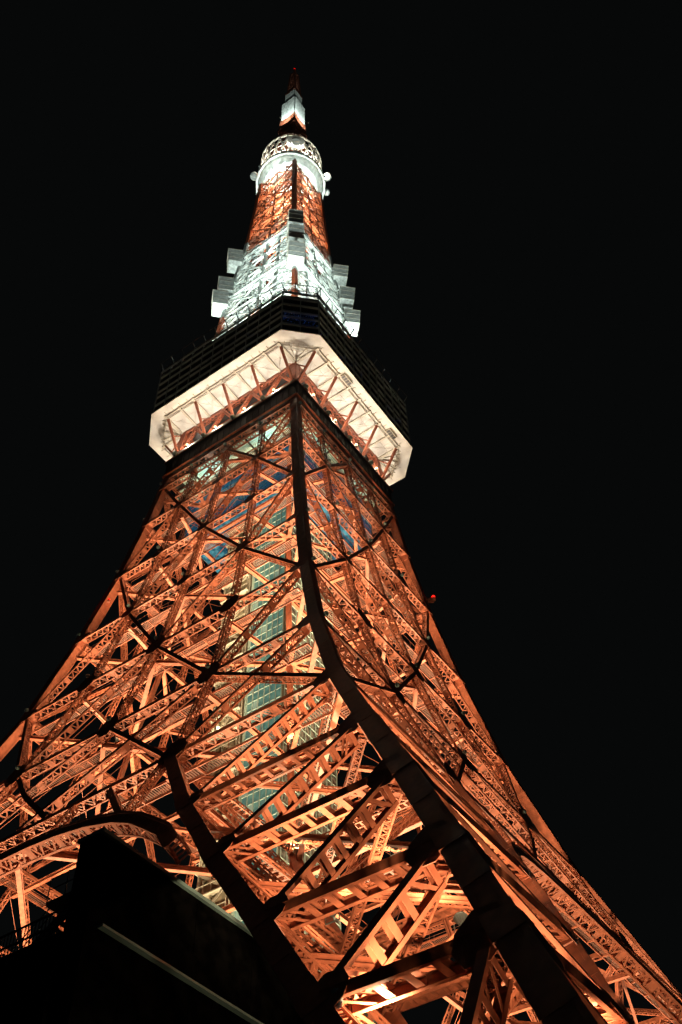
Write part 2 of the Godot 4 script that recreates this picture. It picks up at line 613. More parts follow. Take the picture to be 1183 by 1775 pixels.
# ---------------------------------------------------------------- the four legs
func make_legs(tower: Node3D) -> void:
	for i in range(1, LEG_TOP + 1):
		var h: float = LV[i]
		var w := W(h)
		var x := XI(h)
		var big := 1.3 if i <= 4 else 1.15
		for sg in [-1.0, 1.0]:
			if i < LEG_TOP:
				four(tower, "leg_girder", girder(FX(sg * (x + 0.5), h), FX(sg * (w - 1.0), h), Vector3(0, 0, 1), big, 0.42, 1), M.orange)
			var hb: float = LV[i - 1]
			var a := FX(sg * (XI(hb) + 0.4), hb)
			var b := FX(sg * (w - 1.0), h)
			var t := (b - a).normalized()
			four(tower, "leg_diagonal", girder(a + t * 0.9, b - t * 0.7, Vector3(0, 0.4, 1), big, 0.42, 1), M.orange)
			# inner faces of the leg
			four(tower, "inner_girder", girder(Vector3(sg * x, h, x + 0.4), Vector3(sg * x, h, w - 1.0), Vector3(-sg, 0, 0), 0.7, 0.4, 1), M.orange)
			var a2 := Vector3(sg * XI(hb), hb, XI(hb) + 0.4)
			var b2 := Vector3(sg * x, h, w - 1.0)
			four(tower, "inner_diagonal", girder(a2, b2, Vector3(-sg, 0.4, 0), 0.6, 0.36, 1), M.orange)
		# diaphragm of each leg: a cross, and half bays
		four(tower, "leg_tie", girder(Vector3(x + 0.3, h - 0.5, x + 0.3), Vector3(w - 1.0, h - 0.5, w - 1.0), Vector3(1, 0, -1), 0.5, 0.36, 2), M.orange)
		four(tower, "leg_tie", girder(Vector3(x + 0.3, h - 1.1, w - 1.0), Vector3(w - 1.0, h - 1.1, x + 0.3), Vector3(1, 0, 1), 0.5, 0.36, 2), M.orange)
		var hm: float = (h + LV[i - 1]) * 0.5
		var mid := Vector3((W(hm) + XI(hm)) * 0.5, hm, (W(hm) + XI(hm)) * 0.5)
		var e1 := beam(Vector3(x, h - 0.9, w - 1.2), mid, 0.24)
		var e2 := beam(Vector3(w - 1.2, h - 0.9, x), mid, 0.24)
		for k in 4:
			put(tower, "leg_strut", e1, M.orange, turn(k))
			put(tower, "leg_strut", e2, M.orange, turn(k))

# ---------------------------------------------------------------- inside
func make_interior(tower: Node3D) -> void:
	for i in range(LEG_TOP, LV.size()):
		var h: float = LV[i]
		var w := W(h) - 0.8
		var hp := h - 2.3
		var dn := DN(hp)
		var wp := W(hp) - 0.9
		var D := Vector3(dn, hp, dn)
		var bw := 0.4
		var arms := [
			[D, Vector3(wp, hp, wp)],
			[D, Vector3(wp * 0.5, hp, wp)],
			[D, Vector3(wp, hp, wp * 0.5)],
			[D, Vector3(0, hp, wp)],
			[D, Vector3(wp, hp, 0)],
			[D, Vector3(dn, hp, -dn)],
		]
		for a in arms:
			var b := beam(a[0], a[1], bw)
			for k in 4:
				put(tower, "plan_brace", b, M.orange, turn(k))
		var st := MB.new()
		var pts := []
		for j in 16:
			var r := 1.25 if j % 2 == 0 else 0.7
			pts.append(D + Vector3(cos(TAU * j / 16.0) * r, -0.27, sin(TAU * j / 16.0) * r))
		st.plate(pts, Vector3(0, -0.03, 0))
		for k in 4:
			mb_put(tower, "star_plate", st, M.orange, turn(k))
		# post between the stars, and braces from star to star
		if i < LV.size() - 1:
			var h2: float = LV[i + 1] - 2.3
			var d2 := DN(h2)
			var D2 := Vector3(d2, h2, d2)
			var p := MB.new()
			p.bar(D, D2, Vector3.RIGHT, 0.5, 0.16)
			p.bar(D + Vector3(0, 0, 0.2), D2 + Vector3(0, 0, 0.2), Vector3.RIGHT, 0.46, 0.04)
			p.bar(D - Vector3(0, 0, 0.2), D2 - Vector3(0, 0, 0.2), Vector3.RIGHT, 0.46, 0.04)
			for k in 4:
				mb_put(tower, "inner_post", p, M.orange, turn(k))
		# hangers from the girders down to the walkway level
		for u in [-0.5, 0.0, 0.5]:
			var hg := MB.new()
			hg.bar(Vector3(u * w, h, w), Vector3(u * wp, hp, wp), Vector3.RIGHT, 0.12, 0.12)
			for k in 4:
				mb_put(tower, "hanger", hg, M.orange, turn(k))
		# walkway along each face
		walkway(tower, hp + 0.3, wp - 0.6, -wp + 1.6, wp - 1.6)
	# slender tie rods
	for i in range(LEG_TOP, LV.size() - 1):
		var ha: float = LV[i]
		var hb: float = LV[i + 1] - 2.3
		for sg in [-1.0, 1.0]:
			var rod := MB.new()
			rod.tube(F(0.5 * sg, ha) - Vector3(0, 0, 1.2), Vector3(0, hb, W(hb) - 1.0), 0.035, 4)
			rod.tube(F(0.0, ha) - Vector3(0, 0, 1.2), Vector3(sg * 0.5 * W(hb), hb, W(hb) - 1.0), 0.035, 4)
			for k in 4:
				mb_put(tower, "tie_rod", rod, M.orange, turn(k))

func walkway(tower: Node3D, y: float, z: float, x0: float, x1: float) -> void:
	var f := MB.new()
	var g := MB.new()
	var r := MB.new()
	var wd := 1.05
	for zz in [z - wd, z]:
		f.bar(Vector3(x0, y, zz), Vector3(x1, y, zz), Vector3.UP, 0.22, 0.06)
		r.tube(Vector3(x0, y + 1.1, zz), Vector3(x1, y + 1.1, zz), 0.022, 4)
	var cnt := int((x1 - x0) / 2.7)
	for i in cnt + 1:
		var x := lerpf(x0, x1, float(i) / cnt)
		f.bar(Vector3(x, y - 0.02, z), Vector3(x, y - 0.02, z - wd), Vector3.UP, 0.16, 0.08)
		for zz in [z, z - wd]:
			r.tube(Vector3(x, y, zz), Vector3(x, y + 1.1, zz), 0.022, 4)
	var n := int((x1 - x0) / 0.22)
	for i in n:
		var x := x0 + (i + 0.5) * (x1 - x0) / n
		g.strip(Vector3(x, y + 0.06, z - 0.04), Vector3(x, y + 0.06, z - wd + 0.04), Vector3.RIGHT, 0.1, 0.03)
	for k in 4:
		var o := mb_put(tower, "walkway", f, M.orange, turn(k))
		stuff(mb_put(o, "grating", g, M.grating))
		mb_put(o, "handrail", r, M.orange)

# ---------------------------------------------------------------- belt under the deck
func make_belt(tower: Node3D) -> void:
	var z := W(128.0)
	var m := MB.new()
	m.abox(Vector3(0, 127.6, z + 0.25), Vector3(2 * z + 0.5, 3.4, 0.12))
	m.abox(Vector3(0, 125.95, z - 0.35), Vector3(2 * z - 1.0, 0.14, 1.1))
	m.abox(Vector3(0, 129.25, z + 0.15), Vector3(2 * z + 0.8, 0.1, 0.8))
	for i in 23:
		var x := lerpf(-z, z, i / 22.0)
		m.abox(Vector3(x, 127.6, z + 0.35), Vector3(0.09, 3.3, 0.09))
	var tr := MB.new()
	tr.abox(Vector3(0, 129.4, z + 0.42), Vector3(2 * z + 0.9, 0.16, 0.3))
	tr.abox(Vector3(0, 126.0, z + 0.42), Vector3(2 * z + 0.9, 0.16, 0.3))
	# pale sloping apron above the belt
	var ap := MB.new()
	ap.abox(Vector3(0, 130.35, z - 0.1), Vector3(2 * z - 0.6, 1.7, 0.1))
	var wl := MB.new()
	wl.abox(Vector3(0, 134.3, 8.6), Vector3(17.2, 6.2, 0.2))
	for k in 4:
		var b := mb_put(tower, "belt_gallery", m, M.dark, turn(k))
		mb_put(b, "belt_rail", tr, M.orange_dark)
		mb_put(tower, "belt_apron", ap, M.soffit, turn(k))
		mb_put(tower, "inner_wall", wl, M.orange_dark, turn(k))
	# orange trussed storey between the belt and the deck
	var xs := [-10.6, -5.3, 0.0, 5.3, 10.6]
	var zt := W(131.2) - 0.1
	four(tower, "belt_chord", girder(Vector3(-zt + 0.6, 131.2, zt), Vector3(zt - 0.6, 131.2, zt), Vector3(0, 0, 1), 0.6, 0.5, 0), M.orange)
	four(tower, "belt_chord", girder(Vector3(-10.6, 136.9, 10.8), Vector3(10.6, 136.9, 10.8), Vector3(0, 0, 1), 0.7, 0.6, 0), M.orange)
	for i in 4:
		var xm: float = (xs[i] + xs[i + 1]) * 0.5
		four(tower, "belt_brace", girder(Vector3(xs[i], 131.6, zt), Vector3(xm, 136.5, 10.8), Vector3(0, 0, 1), 0.5, 0.45, 0), M.orange)
		four(tower, "belt_brace", girder(Vector3(xs[i + 1], 131.6, zt), Vector3(xm, 136.5, 10.8), Vector3(0, 0, 1), 0.5, 0.45, 2), M.orange)
	# brown lattice below the belt
	four(tower, "belt_chord", girder(Vector3(-11.4, 125.2, 11.85), Vector3(11.4, 125.2, 11.85), Vector3(0, 0, 1), 1.3, 0.5, 0), M.orange)
	# ribbed pale soffit of the storey inside the belt
	for j in 8:
		var s := MB.new()
		var x0 := -9.6 + j * 2.4
		for r in 9:
			s.abox(Vector3(x0 + 1.2, 124.6, 8.3 + r * 0.31), Vector3(2.3, 0.08, 0.27))
		for k in 4:
			var o := mb_put(tower, "ribbed_panel", s, M.ribbed, turn(k))
			stuff(o)
	for j in 9:
		var rb := MB.new()
		rb.abox(Vector3(-9.6 + j * 2.4, 124.42, 9.5), Vector3(0.16, 0.3, 2.9))
		for k in 4:
			mb_put(tower, "soffit_rib", rb, M.dark, turn(k))
	var rf := MB.new()
	rf.abox(Vector3(0, 124.9, 0), Vector3(22, 0.2, 22))
	mb_put(tower, "storey_floor", rf, M.dark)
	# blue lit glass lobby hung below it
	for f in [[Vector3(-11, 0, 7.0), Vector3(9.6, 0, 7.0), 8], [Vector3(9.6, 0, 7.0), Vector3(9.6, 0, -9), 6], [Vector3(9.6, 0, -9), Vector3(-11, 0, -9), 8], [Vector3(-11, 0, -9), Vector3(-11, 0, 7.0), 6]]:
		var a: Vector3 = f[0]
		var b: Vector3 = f[1]
		var cnt: int = f[2]
		for i in cnt:
			for rw in 2:
				var p := a.lerp(b, (i + 0.5) / cnt) + Vector3(0, 117.9 + rw * 4.1, 0)
				var t := (b - a) / cnt
				var gp := MB.new()
				gp.bar(p - t * 0.485, p + t * 0.485, Vector3.UP, 3.98, 0.06)
				mb_put(tower, "lobby_pane", gp, M.blue_glass)
		var fr := MB.new()
		for y in [115.9, 119.95, 124.0]:
			fr.bar(a + Vector3(0, y, 0), b + Vector3(0, y, 0), Vector3.UP, 0.16, 0.16)
		for i in cnt + 1:
			var p2 := a.lerp(b, float(i) / cnt)
			fr.bar(p2 + Vector3(0, 115.8, 0), p2 + Vector3(0, 124.1, 0), Vector3.RIGHT, 0.1, 0.2)
		mb_put(tower, "lobby_frame", fr, M.mullion)
	var lf := MB.new()
	lf.abox(Vector3(-0.7, 115.7, -1.0), Vector3(20.4, 0.2, 15.8))
	mb_put(tower, "lobby_floor", lf, M.blue_glass)

# ---------------------------------------------------------------- lift shaft
func make_core(tower: Node3D) -> void:
	var top := 117.0
	var wall := MB.new()
	wall.abox(Vector3(0.45, top * 0.5, 0.0), Vector3(9.8, top, 9.7))
	var core := mb_put(tower, "lift_shaft", wall, M.core_wall)
	# teal glazing on the half towards the near corner, grey glazing round the corner
	var ph := 1.25
	var rows := int((top - 14.0) / ph)
	var low := MB.new()
	for r in rows:
		for c in 6:
			var y := 14.0 + (r + 0.5) * ph
			var at := Vector3(0.82 + c * 0.8, y, 4.93 - 0.012 * ((r * 5 + c * 3) % 4))
			if y > 41.0 and y < 103.0:
				var p := MB.new()
				p.abox(at, Vector3(0.72, ph - 0.12, 0.08))
				mb_put(core, "shaft_pane", p, M.teal if (r * 7 + c * 3) % 11 != 0 else M.teal_pale)
			else:
				low.abox(at, Vector3(0.72, ph - 0.12, 0.08))
	stuff(mb_put(core, "far_glazing", low, M.teal))
	var gg := MB.new()
	for r in rows:
		for c in 10:
			gg.abox(Vector3(5.43 - 0.012 * ((r * 3 + c * 5) % 4), 14.0 + (r + 0.5) * ph, 4.32 - c * 0.96), Vector3(0.08, ph - 0.1, 0.86))
	stuff(mb_put(core, "grey_glazing", gg, M.grey_glass))
	var fr := MB.new()
	for r in rows + 1:
		fr.abox(Vector3(2.8, 14.0 + r * ph, 4.96), Vector3(4.9, 0.07, 0.12))
		fr.abox(Vector3(5.46, 14.0 + r * ph, 0.0), Vector3(0.12, 0.06, 9.7))
	for c in 7:
		fr.abox(Vector3(0.42 + c * 0.8, top * 0.5 + 7, 4.98), Vector3(0.07, top - 14, 0.14))
	for c in 11:
		fr.abox(Vector3(5.48, top * 0.5 + 7, 4.8 - c * 0.96), Vector3(0.14, top - 14, 0.07))
	stuff(mb_put(core, "shaft_frame", fr, M.teal_trim))
	var eg := MB.new()
	eg.abox(Vector3(0.3, top * 0.5, 5.02), Vector3(0.18, top, 0.3))
	mb_put(core, "shaft_edge", eg, M.teal_trim)
	# pipes and stair landings on the other half
	for x in [-4.2, -3.6, -2.6, -0.6, -0.2]:
		var pp := MB.new()
		pp.tube(Vector3(x, 6, 5.15), Vector3(x, top, 5.15), 0.09 if x > -4 else 0.16, 8)
		mb_put(core, "riser_pipe", pp, M.pipe)
	for i in 36:
		var y := 18.0 + i * 2.75
		var ld := MB.new()
		ld.abox(Vector3(-2.4, y, 5.2), Vector3(4.2, 0.14, 0.7))
		ld.abox(Vector3(-2.4, y + 1.0, 5.52), Vector3(4.2, 0.05, 0.05))
		ld.bar(Vector3(-4.3 if i % 2 == 0 else -0.7, y, 5.35), Vector3(-0.7 if i % 2 == 0 else -4.3, y + 2.75, 5.35), Vector3.UP, 0.28, 0.06)
		mb_put(core, "stair_landing", ld, M.pipe)

# ---------------------------------------------------------------- main observation deck
const DA := 16.03
const DC := 3.93
const DS := 137.4
const DT := 149.4

func make_deck(tower: Node3D) -> void:
	var body := MB.new()
	var oct := []
	var a := DA - 0.3
	var c := DC
	for p in [[a - c, a], [a, a - c], [a, -a + c], [a - c, -a], [-a + c, -a], [-a, -a + c], [-a, a - c], [-a + c, a]]:
		oct.append(Vector3(p[0], DS + 0.35, p[1]))
	body.plate(oct, Vector3(0, DT - DS - 0.5, 0))
	var deck := mb_put(tower, "observation_deck", body, M.dark)
	var e := DA - DC
	for k in 4:
		var x := turn(k)
		# soffit panels between the beams
		for i in 8:
			var x0 := -10.6 + i * 2.65
			for rr in 2:
				for s in 2:
					var p := MB.new()
					p.abox(Vector3(x0 + 0.6625 + s * 1.325, DS + 0.1, 11.72 + rr * 1.93), Vector3(1.31, 0.06, 1.915))
					mb_put(deck, "soffit_panel", p, M.soffit, x)
		for i in 9:
			var b := MB.new()
			b.abox(Vector3(-10.6 + i * 2.65, DS - 0.1, 12.8), Vector3(0.16, 0.4, 4.1))
			b.abox(Vector3(-10.6 + i * 2.65, DS - 0.3, 12.8), Vector3(0.32, 0.05, 4.1))
			mb_put(deck, "soffit_beam", b, M.trim, x)
		for zz in [14.15, 14.65]:
			var pipe := MB.new()
			pipe.tube(Vector3(-10.8, DS - 0.25, zz), Vector3(10.8, DS - 0.25, zz), 0.09, 6)
			mb_put(deck, "soffit_pipe", pipe, M.trim, x)
		for i in 16:
			var br := MB.new()
			br.abox(Vector3(-10.3 + i * 1.37, DS - 0.12, 14.95), Vector3(0.07, 0.1, 0.75))
			mb_put(deck, "pipe_bracket", br, M.trim, x)
		# light wind bracing below the panels
		for i in 4:
			var wb := MB.new()
			var xa := -10.6 + i * 5.3
			wb.tube(Vector3(xa, DS - 0.3, 14.1), Vector3(xa + 2.65, DS - 0.3, 11.0), 0.03, 4)
			wb.tube(Vector3(xa + 5.3, DS - 0.3, 14.1), Vector3(xa + 2.65, DS - 0.3, 11.0), 0.03, 4)
			mb_put(deck, "wind_brace", wb, M.trim, x)
		# plain outer margin and its lip
		var mg := MB.new()
		mg.plate([Vector3(-10.9, DS - 0.02, 14.72), Vector3(10.9, DS - 0.02, 14.72), Vector3(e + 0.06, DS - 0.02, DA + 0.14), Vector3(-e - 0.06, DS - 0.02, DA + 0.14)], Vector3(0, 0.3, 0))
		mb_put(deck, "soffit_margin", mg, M.soffit, x)
		var cm := MB.new()
		cm.plate([Vector3(10.9, DS - 0.025, 14.72), Vector3(e + 0.06, DS - 0.025, DA + 0.14), Vector3(DA + 0.14, DS - 0.025, e + 0.06), Vector3(14.72, DS - 0.025, 10.9)], Vector3(0, 0.3, 0))
		mb_put(deck, "soffit_margin", cm, M.soffit, x)
		# the corner bay
		var cb := MB.new()
		cb.plate([Vector3(10.65, DS + 0.08, 10.65), Vector3(10.75, DS + 0.08, 14.72), Vector3(10.9, DS + 0.08, 14.72), Vector3(14.72, DS + 0.08, 10.9), Vector3(14.72, DS + 0.08, 10.75)], Vector3(0, 0.1, 0))
		mb_put(deck, "corner_soffit", cb, M.soffit, x)
		for j in 5:
			var fb := MB.new()
			var q := Vector3(10.75, DS - 0.12, 14.6).lerp(Vector3(14.6, DS - 0.12, 10.75), j / 4.0)
			fb.bar(Vector3(10.9, DS - 0.12, 10.9), q, Vector3.UP, 0.26, 0.12)
			mb_put(deck, "fan_beam", fb, M.trim, x)
		for j in 7:
			var hb := MB.new()
			var q2 := Vector3(11.0, DS - 0.2, 14.4).lerp(Vector3(14.4, DS - 0.2, 11.0), (j + 0.5) / 7.0)
			var dd := Vector3(1, 0, 1).normalized()
			hb.bar(q2 - dd * 0.9, q2 + dd * 0.35, Vector3.UP, 0.12, 0.07)
			mb_put(deck, "pipe_bracket", hb, M.trim, x)
		var cp := MB.new()
		cp.tube(Vector3(10.9, DS - 0.25, 14.3), Vector3(14.3, DS - 0.25, 10.9), 0.1, 6)
		cp.tube(Vector3(11.0, DS - 0.22, 13.2), Vector3(13.2, DS - 0.22, 11.0), 0.06, 6)
		mb_put(deck, "soffit_pipe", cp, M.trim, x)
		# orange struts from the tower out to the soffit
		for xs in [-10.6, -5.3, 0.0, 5.3, 10.6]:
			var s2 := MB.new()
			s2.bar(Vector3(xs, 131.8, 11.25), Vector3(xs, DS - 0.3, 14.1), Vector3.RIGHT, 0.34, 0.3)
			s2.bar(Vector3(xs, 134.4, 12.55), Vector3(xs, 136.7, 10.8), Vector3.RIGHT, 0.16, 0.14)
			mb_put(deck, "soffit_strut", s2, M.orange, x)
		# glazing
		var bays := 11
		var rows := [0.0, 2.2, 4.4, 6.0, 8.2, 10.2, 12.0]
		for i in bays:
			for r in 5:
				var pn := MB.new()
				var bw := 2.0 * e / bays
				var y0: float = DS + 0.3 + rows[r]
				var y1: float = DS + 0.3 + rows[r + 1]
				pn.abox(Vector3(-e + (i + 0.5) * bw, (y0 + y1) * 0.5, DA - 0.15), Vector3(bw - 0.1, y1 - y0 - 0.1, 0.06))
				mb_put(deck, "window_pane", pn, M.glass, x)
		var md := (Vector3(e, 0, DA) + Vector3(DA, 0, e)) * 0.5
		var cx := (Vector3(DA, 0, e) - Vector3(e, 0, DA)).normalized()
		var cn := Vector3(1, 0, 1).normalized()
		var cl := Vector3(e, 0, DA).distance_to(Vector3(DA, 0, e))
		for i in 2:
			for r in 5:
				var pn2 := MB.new()
				var y0: float = DS + 0.3 + rows[r]
				var y1: float = DS + 0.3 + rows[r + 1]
				pn2.box(md + cx * (i - 0.5) * cl * 0.5 - cn * 0.15 + Vector3(0, (y0 + y1) * 0.5, 0), cx * (cl * 0.25 - 0.05), Vector3(0, (y1 - y0) * 0.5 - 0.05, 0), -cx.cross(Vector3.UP) * -0.03)
				mb_put(deck, "window_pane", pn2, M.glass, x)
		var mu := MB.new()
		for i in bays + 1:
			var xx := -e + i * 2.0 * e / bays
			mu.abox(Vector3(xx, (DS + DT) * 0.5 + 0.2, DA - 0.08), Vector3(0.08, DT - DS, 0.2))
		for i in 3:
			mu.bar(md - cn * 0.08 + cx * (i - 1) * cl * 0.5 + Vector3(0, DS + 0.3, 0), md - cn * 0.08 + cx * (i - 1) * cl * 0.5 + Vector3(0, DT, 0), cn, 0.2, 0.1)
		mb_put(deck, "mullion", mu, M.mullion, x)
		var tr := MB.new()
		for r in rows:
			for dy in ([0.0, 0.35] if r > 0.0 else [0.0]):
				tr.abox(Vector3(0, DS + 0.3 + r - dy, DA - 0.07), Vector3(2 * e, 0.06, 0.16))
				tr.bar(Vector3(e, DS + 0.3 + r - dy, DA - 0.07), Vector3(DA - 0.07, DS + 0.3 + r - dy, e), Vector3.UP, 0.06, 0.16)
		mb_put(deck, "transom", tr, M.mullion, x)
		# roof edge rail: posts with inclined heads and two wires
		var rl := MB.new()
		for i in bays + 1:
			var xx2 := -e + i * 2.0 * e / bays
			rl.bar(Vector3(xx2, DT - 0.2, DA - 0.3), Vector3(xx2, DT + 1.5, DA - 0.3), Vector3.RIGHT, 0.16, 0.16)
			rl.bar(Vector3(xx2, DT + 1.45, DA - 0.3), Vector3(xx2, DT + 2.5, DA + 0.45), Vector3.RIGHT, 0.13, 0.13)
			rl.bar(Vector3(xx2, DT + 1.5, DA - 0.3), Vector3(xx2 , DT + 1.9, DA - 1.0), Vector3.RIGHT, 0.1, 0.1)
		for y in [[0.8, -0.3], [1.5, -0.3], [2.45, 0.42]]:
			rl.tube(Vector3(-e, DT + y[0], DA + y[1]), Vector3(e, DT + y[0], DA + y[1]), 0.05, 4)
			rl.tube(Vector3(e, DT + y[0], DA + y[1]), Vector3(DA + y[1], DT + y[0], e), 0.05, 4)
		for i in [0.33, 0.67]:
			var pc := Vector3(e, DT, DA - 0.3).lerp(Vector3(DA - 0.3, DT, e), i)
			rl.bar(pc, pc + Vector3(0, 1.5, 0), cn, 0.16, 0.16)
			rl.bar(pc + Vector3(0, 1.45, 0), pc + Vector3(0.5, 2.5, 0.5), cx, 0.13, 0.13)
		mb_put(deck, "roof_rail", rl, M.steel_black, x)
	# cluster of tiny blue display lights behind the near corner's glass
	var bd := MB.new()
	for i in 170:
		var t := rng.randf()
		var p := Vector3(e, 0, DA).lerp(Vector3(DA, 0, e), 0.06 + 0.88 * t) + Vector3(-0.06, DS + 2.6 + rng.randf() * 3.6, -0.06)
		if rng.randf() < 0.3:
			p = Vector3(DA - 0.1, DS + 1.0 + rng.randf() * 4.5, e - rng.randf() * 24.0) if rng.randf() < 0.6 else Vector3(e - rng.randf() * 10.0, DS + 1.0 + rng.randf() * 4.5, DA - 0.1)
		bd.abox(p, Vector3.ONE * rng.randf_range(0.03, 0.09))
	stuff(mb_put(deck, "blue_light_cluster", bd, M.blue_dot))
	# two louvred hatches in the soffit over the right side
	for zz in [4.0, -7.9]:
		var ht := MB.new()
		ht.abox(Vector3(15.0, DS - 0.22, zz), Vector3(0.9, 0.3, 2.0))
		var hatch := mb_put(deck, "soffit_hatch", ht, M.trim)
		for j in 4:
			var hl := MB.new()
			hl.abox(Vector3(15.0, DS - 0.39, zz - 0.72 + j * 0.48), Vector3(0.62, 0.05, 0.4))
			mb_put(deck, "hatch_louvre", hl, M.steel_black)

# ---------------------------------------------------------------- shaft above the deck
func bars_of_face(m: MB, h0: float, h1: float, sz: float, dense: bool) -> void:
	var a := W(h0)
	var b := W(h1)
	var s := Vector3(0, 0, 1)
	m.bar(Vector3(-a, h0, a), Vector3(a, h0, a), Vector3.UP, sz, sz)
	m.bar(Vector3(-a, h0 + 0.5, a - 0.7), Vector3(a, h0 + 0.5, a - 0.7), Vector3.UP, sz * 0.6, sz * 0.6)
	m.bar(Vector3(0, h0, a), Vector3(0, h1, b), s, sz * 0.8, sz * 0.8)
	for g in [-1.0, 1.0]:
		m.bar(Vector3(g * a, h0, a), Vector3(0, h1, b), s, sz, sz * 0.7)
		m.bar(Vector3(0, h0, a), Vector3(g * b, h1, b), s, sz, sz * 0.7)
		if dense:
			m.bar(Vector3(g * a * 0.5, h0, a), Vector3(g * b * 0.5, h1, b), s, sz * 0.5, sz * 0.5)
			m.bar(Vector3(g * a, h0, a), Vector3(g * b * 0.5, h1, b), s, sz * 0.5, sz * 0.5)
			m.bar(Vector3(g * a * 0.6, h0, a * 0.6), Vector3(g * b * 0.6, h1, b * 0.6), s, sz * 0.8, sz * 0.8)
			m.bar(Vector3(g * a, h0, a), Vector3(g * a * 0.2, h0, a * 0.2), Vector3.UP, sz * 0.8, sz * 0.8)
			m.bar(Vector3(g * a, h0, a), Vector3(0, h0, a * 0.6), Vector3.UP, sz * 0.6, sz * 0.6)
			m.bar(Vector3(g * a * 0.6, h0, a * 0.6), Vector3(-g * b * 0.6, h1, b * 0.6), s, sz * 0.5, sz * 0.5)
			var hm := (h0 + h1) * 0.5
			var c := W(hm)
			m.bar(Vector3(g * c, hm, c), Vector3(g * c * 0.5, h0, a), s, sz * 0.5, sz * 0.4)
			m.bar(Vector3(g * c, hm, c), Vector3(g * c * 0.5, h1, b), s, sz * 0.5, sz * 0.4)
			m.bar(Vector3(g * c * 0.5, hm, c), Vector3(g * c * 0.3, hm, c * 0.4), s, sz * 0.5, sz * 0.4)
			for e in 5:
				var p := Vector3(rng.randf_range(-0.9, 0.9) * c, rng.randf_range(h0, h1), c * rng.randf_range(0.35, 0.95))
				m.bar(p, p + Vector3(rng.randf_range(-2.2, 2.2), rng.randf_range(-1.5, 2.5), rng.randf_range(-1.2, 0.4)), s, rng.randf_range(0.08, 0.22), 0.1)

func make_upper(tower: Node3D) -> void:
	var hs := [149.0, 155.5, 162.0, 168.5, 175.0, 181.5, 188.0, 194.5, 201.0, 207.5, 214.0, 220.5, 227.0, 233.5, 240.0]
	for i in hs.size() - 1:
		var h0: float = hs[i]
		var h1: float = hs[i + 1]
		var mt: Material = M.white if h0 > 162.0 and h0 < 201.0 else M.orange
		var m := MB.new()
		bars_of_face(m, h0, h1, 0.28, true)
		var cl := MB.new()
		cl.bar(Vector3(W(h0), h0, W(h0)), Vector3(W(h1), h1, W(h1)), Vector3.RIGHT, 0.75, 0.75)
		for k in 4:
			mb_put(tower, "shaft_bracing", m, mt, turn(k))
			mb_put(tower, "shaft_column", cl, M.orange_dark if h0 > 201.0 or h0 < 174.0 else M.white, turn(k))
	# central lift core of the shaft
	var cr := MB.new()
	cr.abox(Vector3(0, 196, 0), Vector3(3.4, 92, 3.4))
	for i in 30:
		cr.abox(Vector3(0, 151 + i * 3.0, 0), Vector3(3.6, 0.3, 3.6))
	mb_put(tower, "shaft_core", cr, M.white)
	# galleries and cable trays in the white stretch
	for h in [166.0, 182.0, 199.5]:
		var w := W(h) + 0.5
		var g := MB.new()
		g.abox(Vector3(0, h, w - 0.6), Vector3(2 * w, 0.14, 1.2))
		g.abox(Vector3(0, h + 0.6, w), Vector3(2 * w, 0.05, 0.05))
		g.abox(Vector3(0, h + 1.1, w), Vector3(2 * w, 0.06, 0.06))
		for i in 12:
			g.abox(Vector3(lerpf(-w, w, i / 11.0), h + 0.55, w), Vector3(0.06, 1.1, 0.06))
		for i in 7:
			g.abox(Vector3(rng.randf_range(-w, w), h + rng.randf_range(0.2, 1.4), w - rng.randf_range(0.2, 1.1)), Vector3(rng.randf_range(0.4, 1.3), rng.randf_range(0.5, 1.6), rng.randf_range(0.2, 0.7)))
		for k in 4:
			mb_put(tower, "shaft_gallery", g, M.white if h < 201 else M.orange, turn(k))
	for k in 4:
		for j in 3:
			var tray := MB.new()
			var u := -0.45 + 0.42 * j
			for i in 8:
				var ha := 162.0 + i * 5.0
				tray.bar(Vector3(u * W(ha), ha, W(ha) - 0.45), Vector3(u * W(ha + 5), ha + 5, W(ha + 5) - 0.45), Vector3.RIGHT, 0.5, 0.12)
			mb_put(tower, "cable_tray", tray, M.white, turn(k))

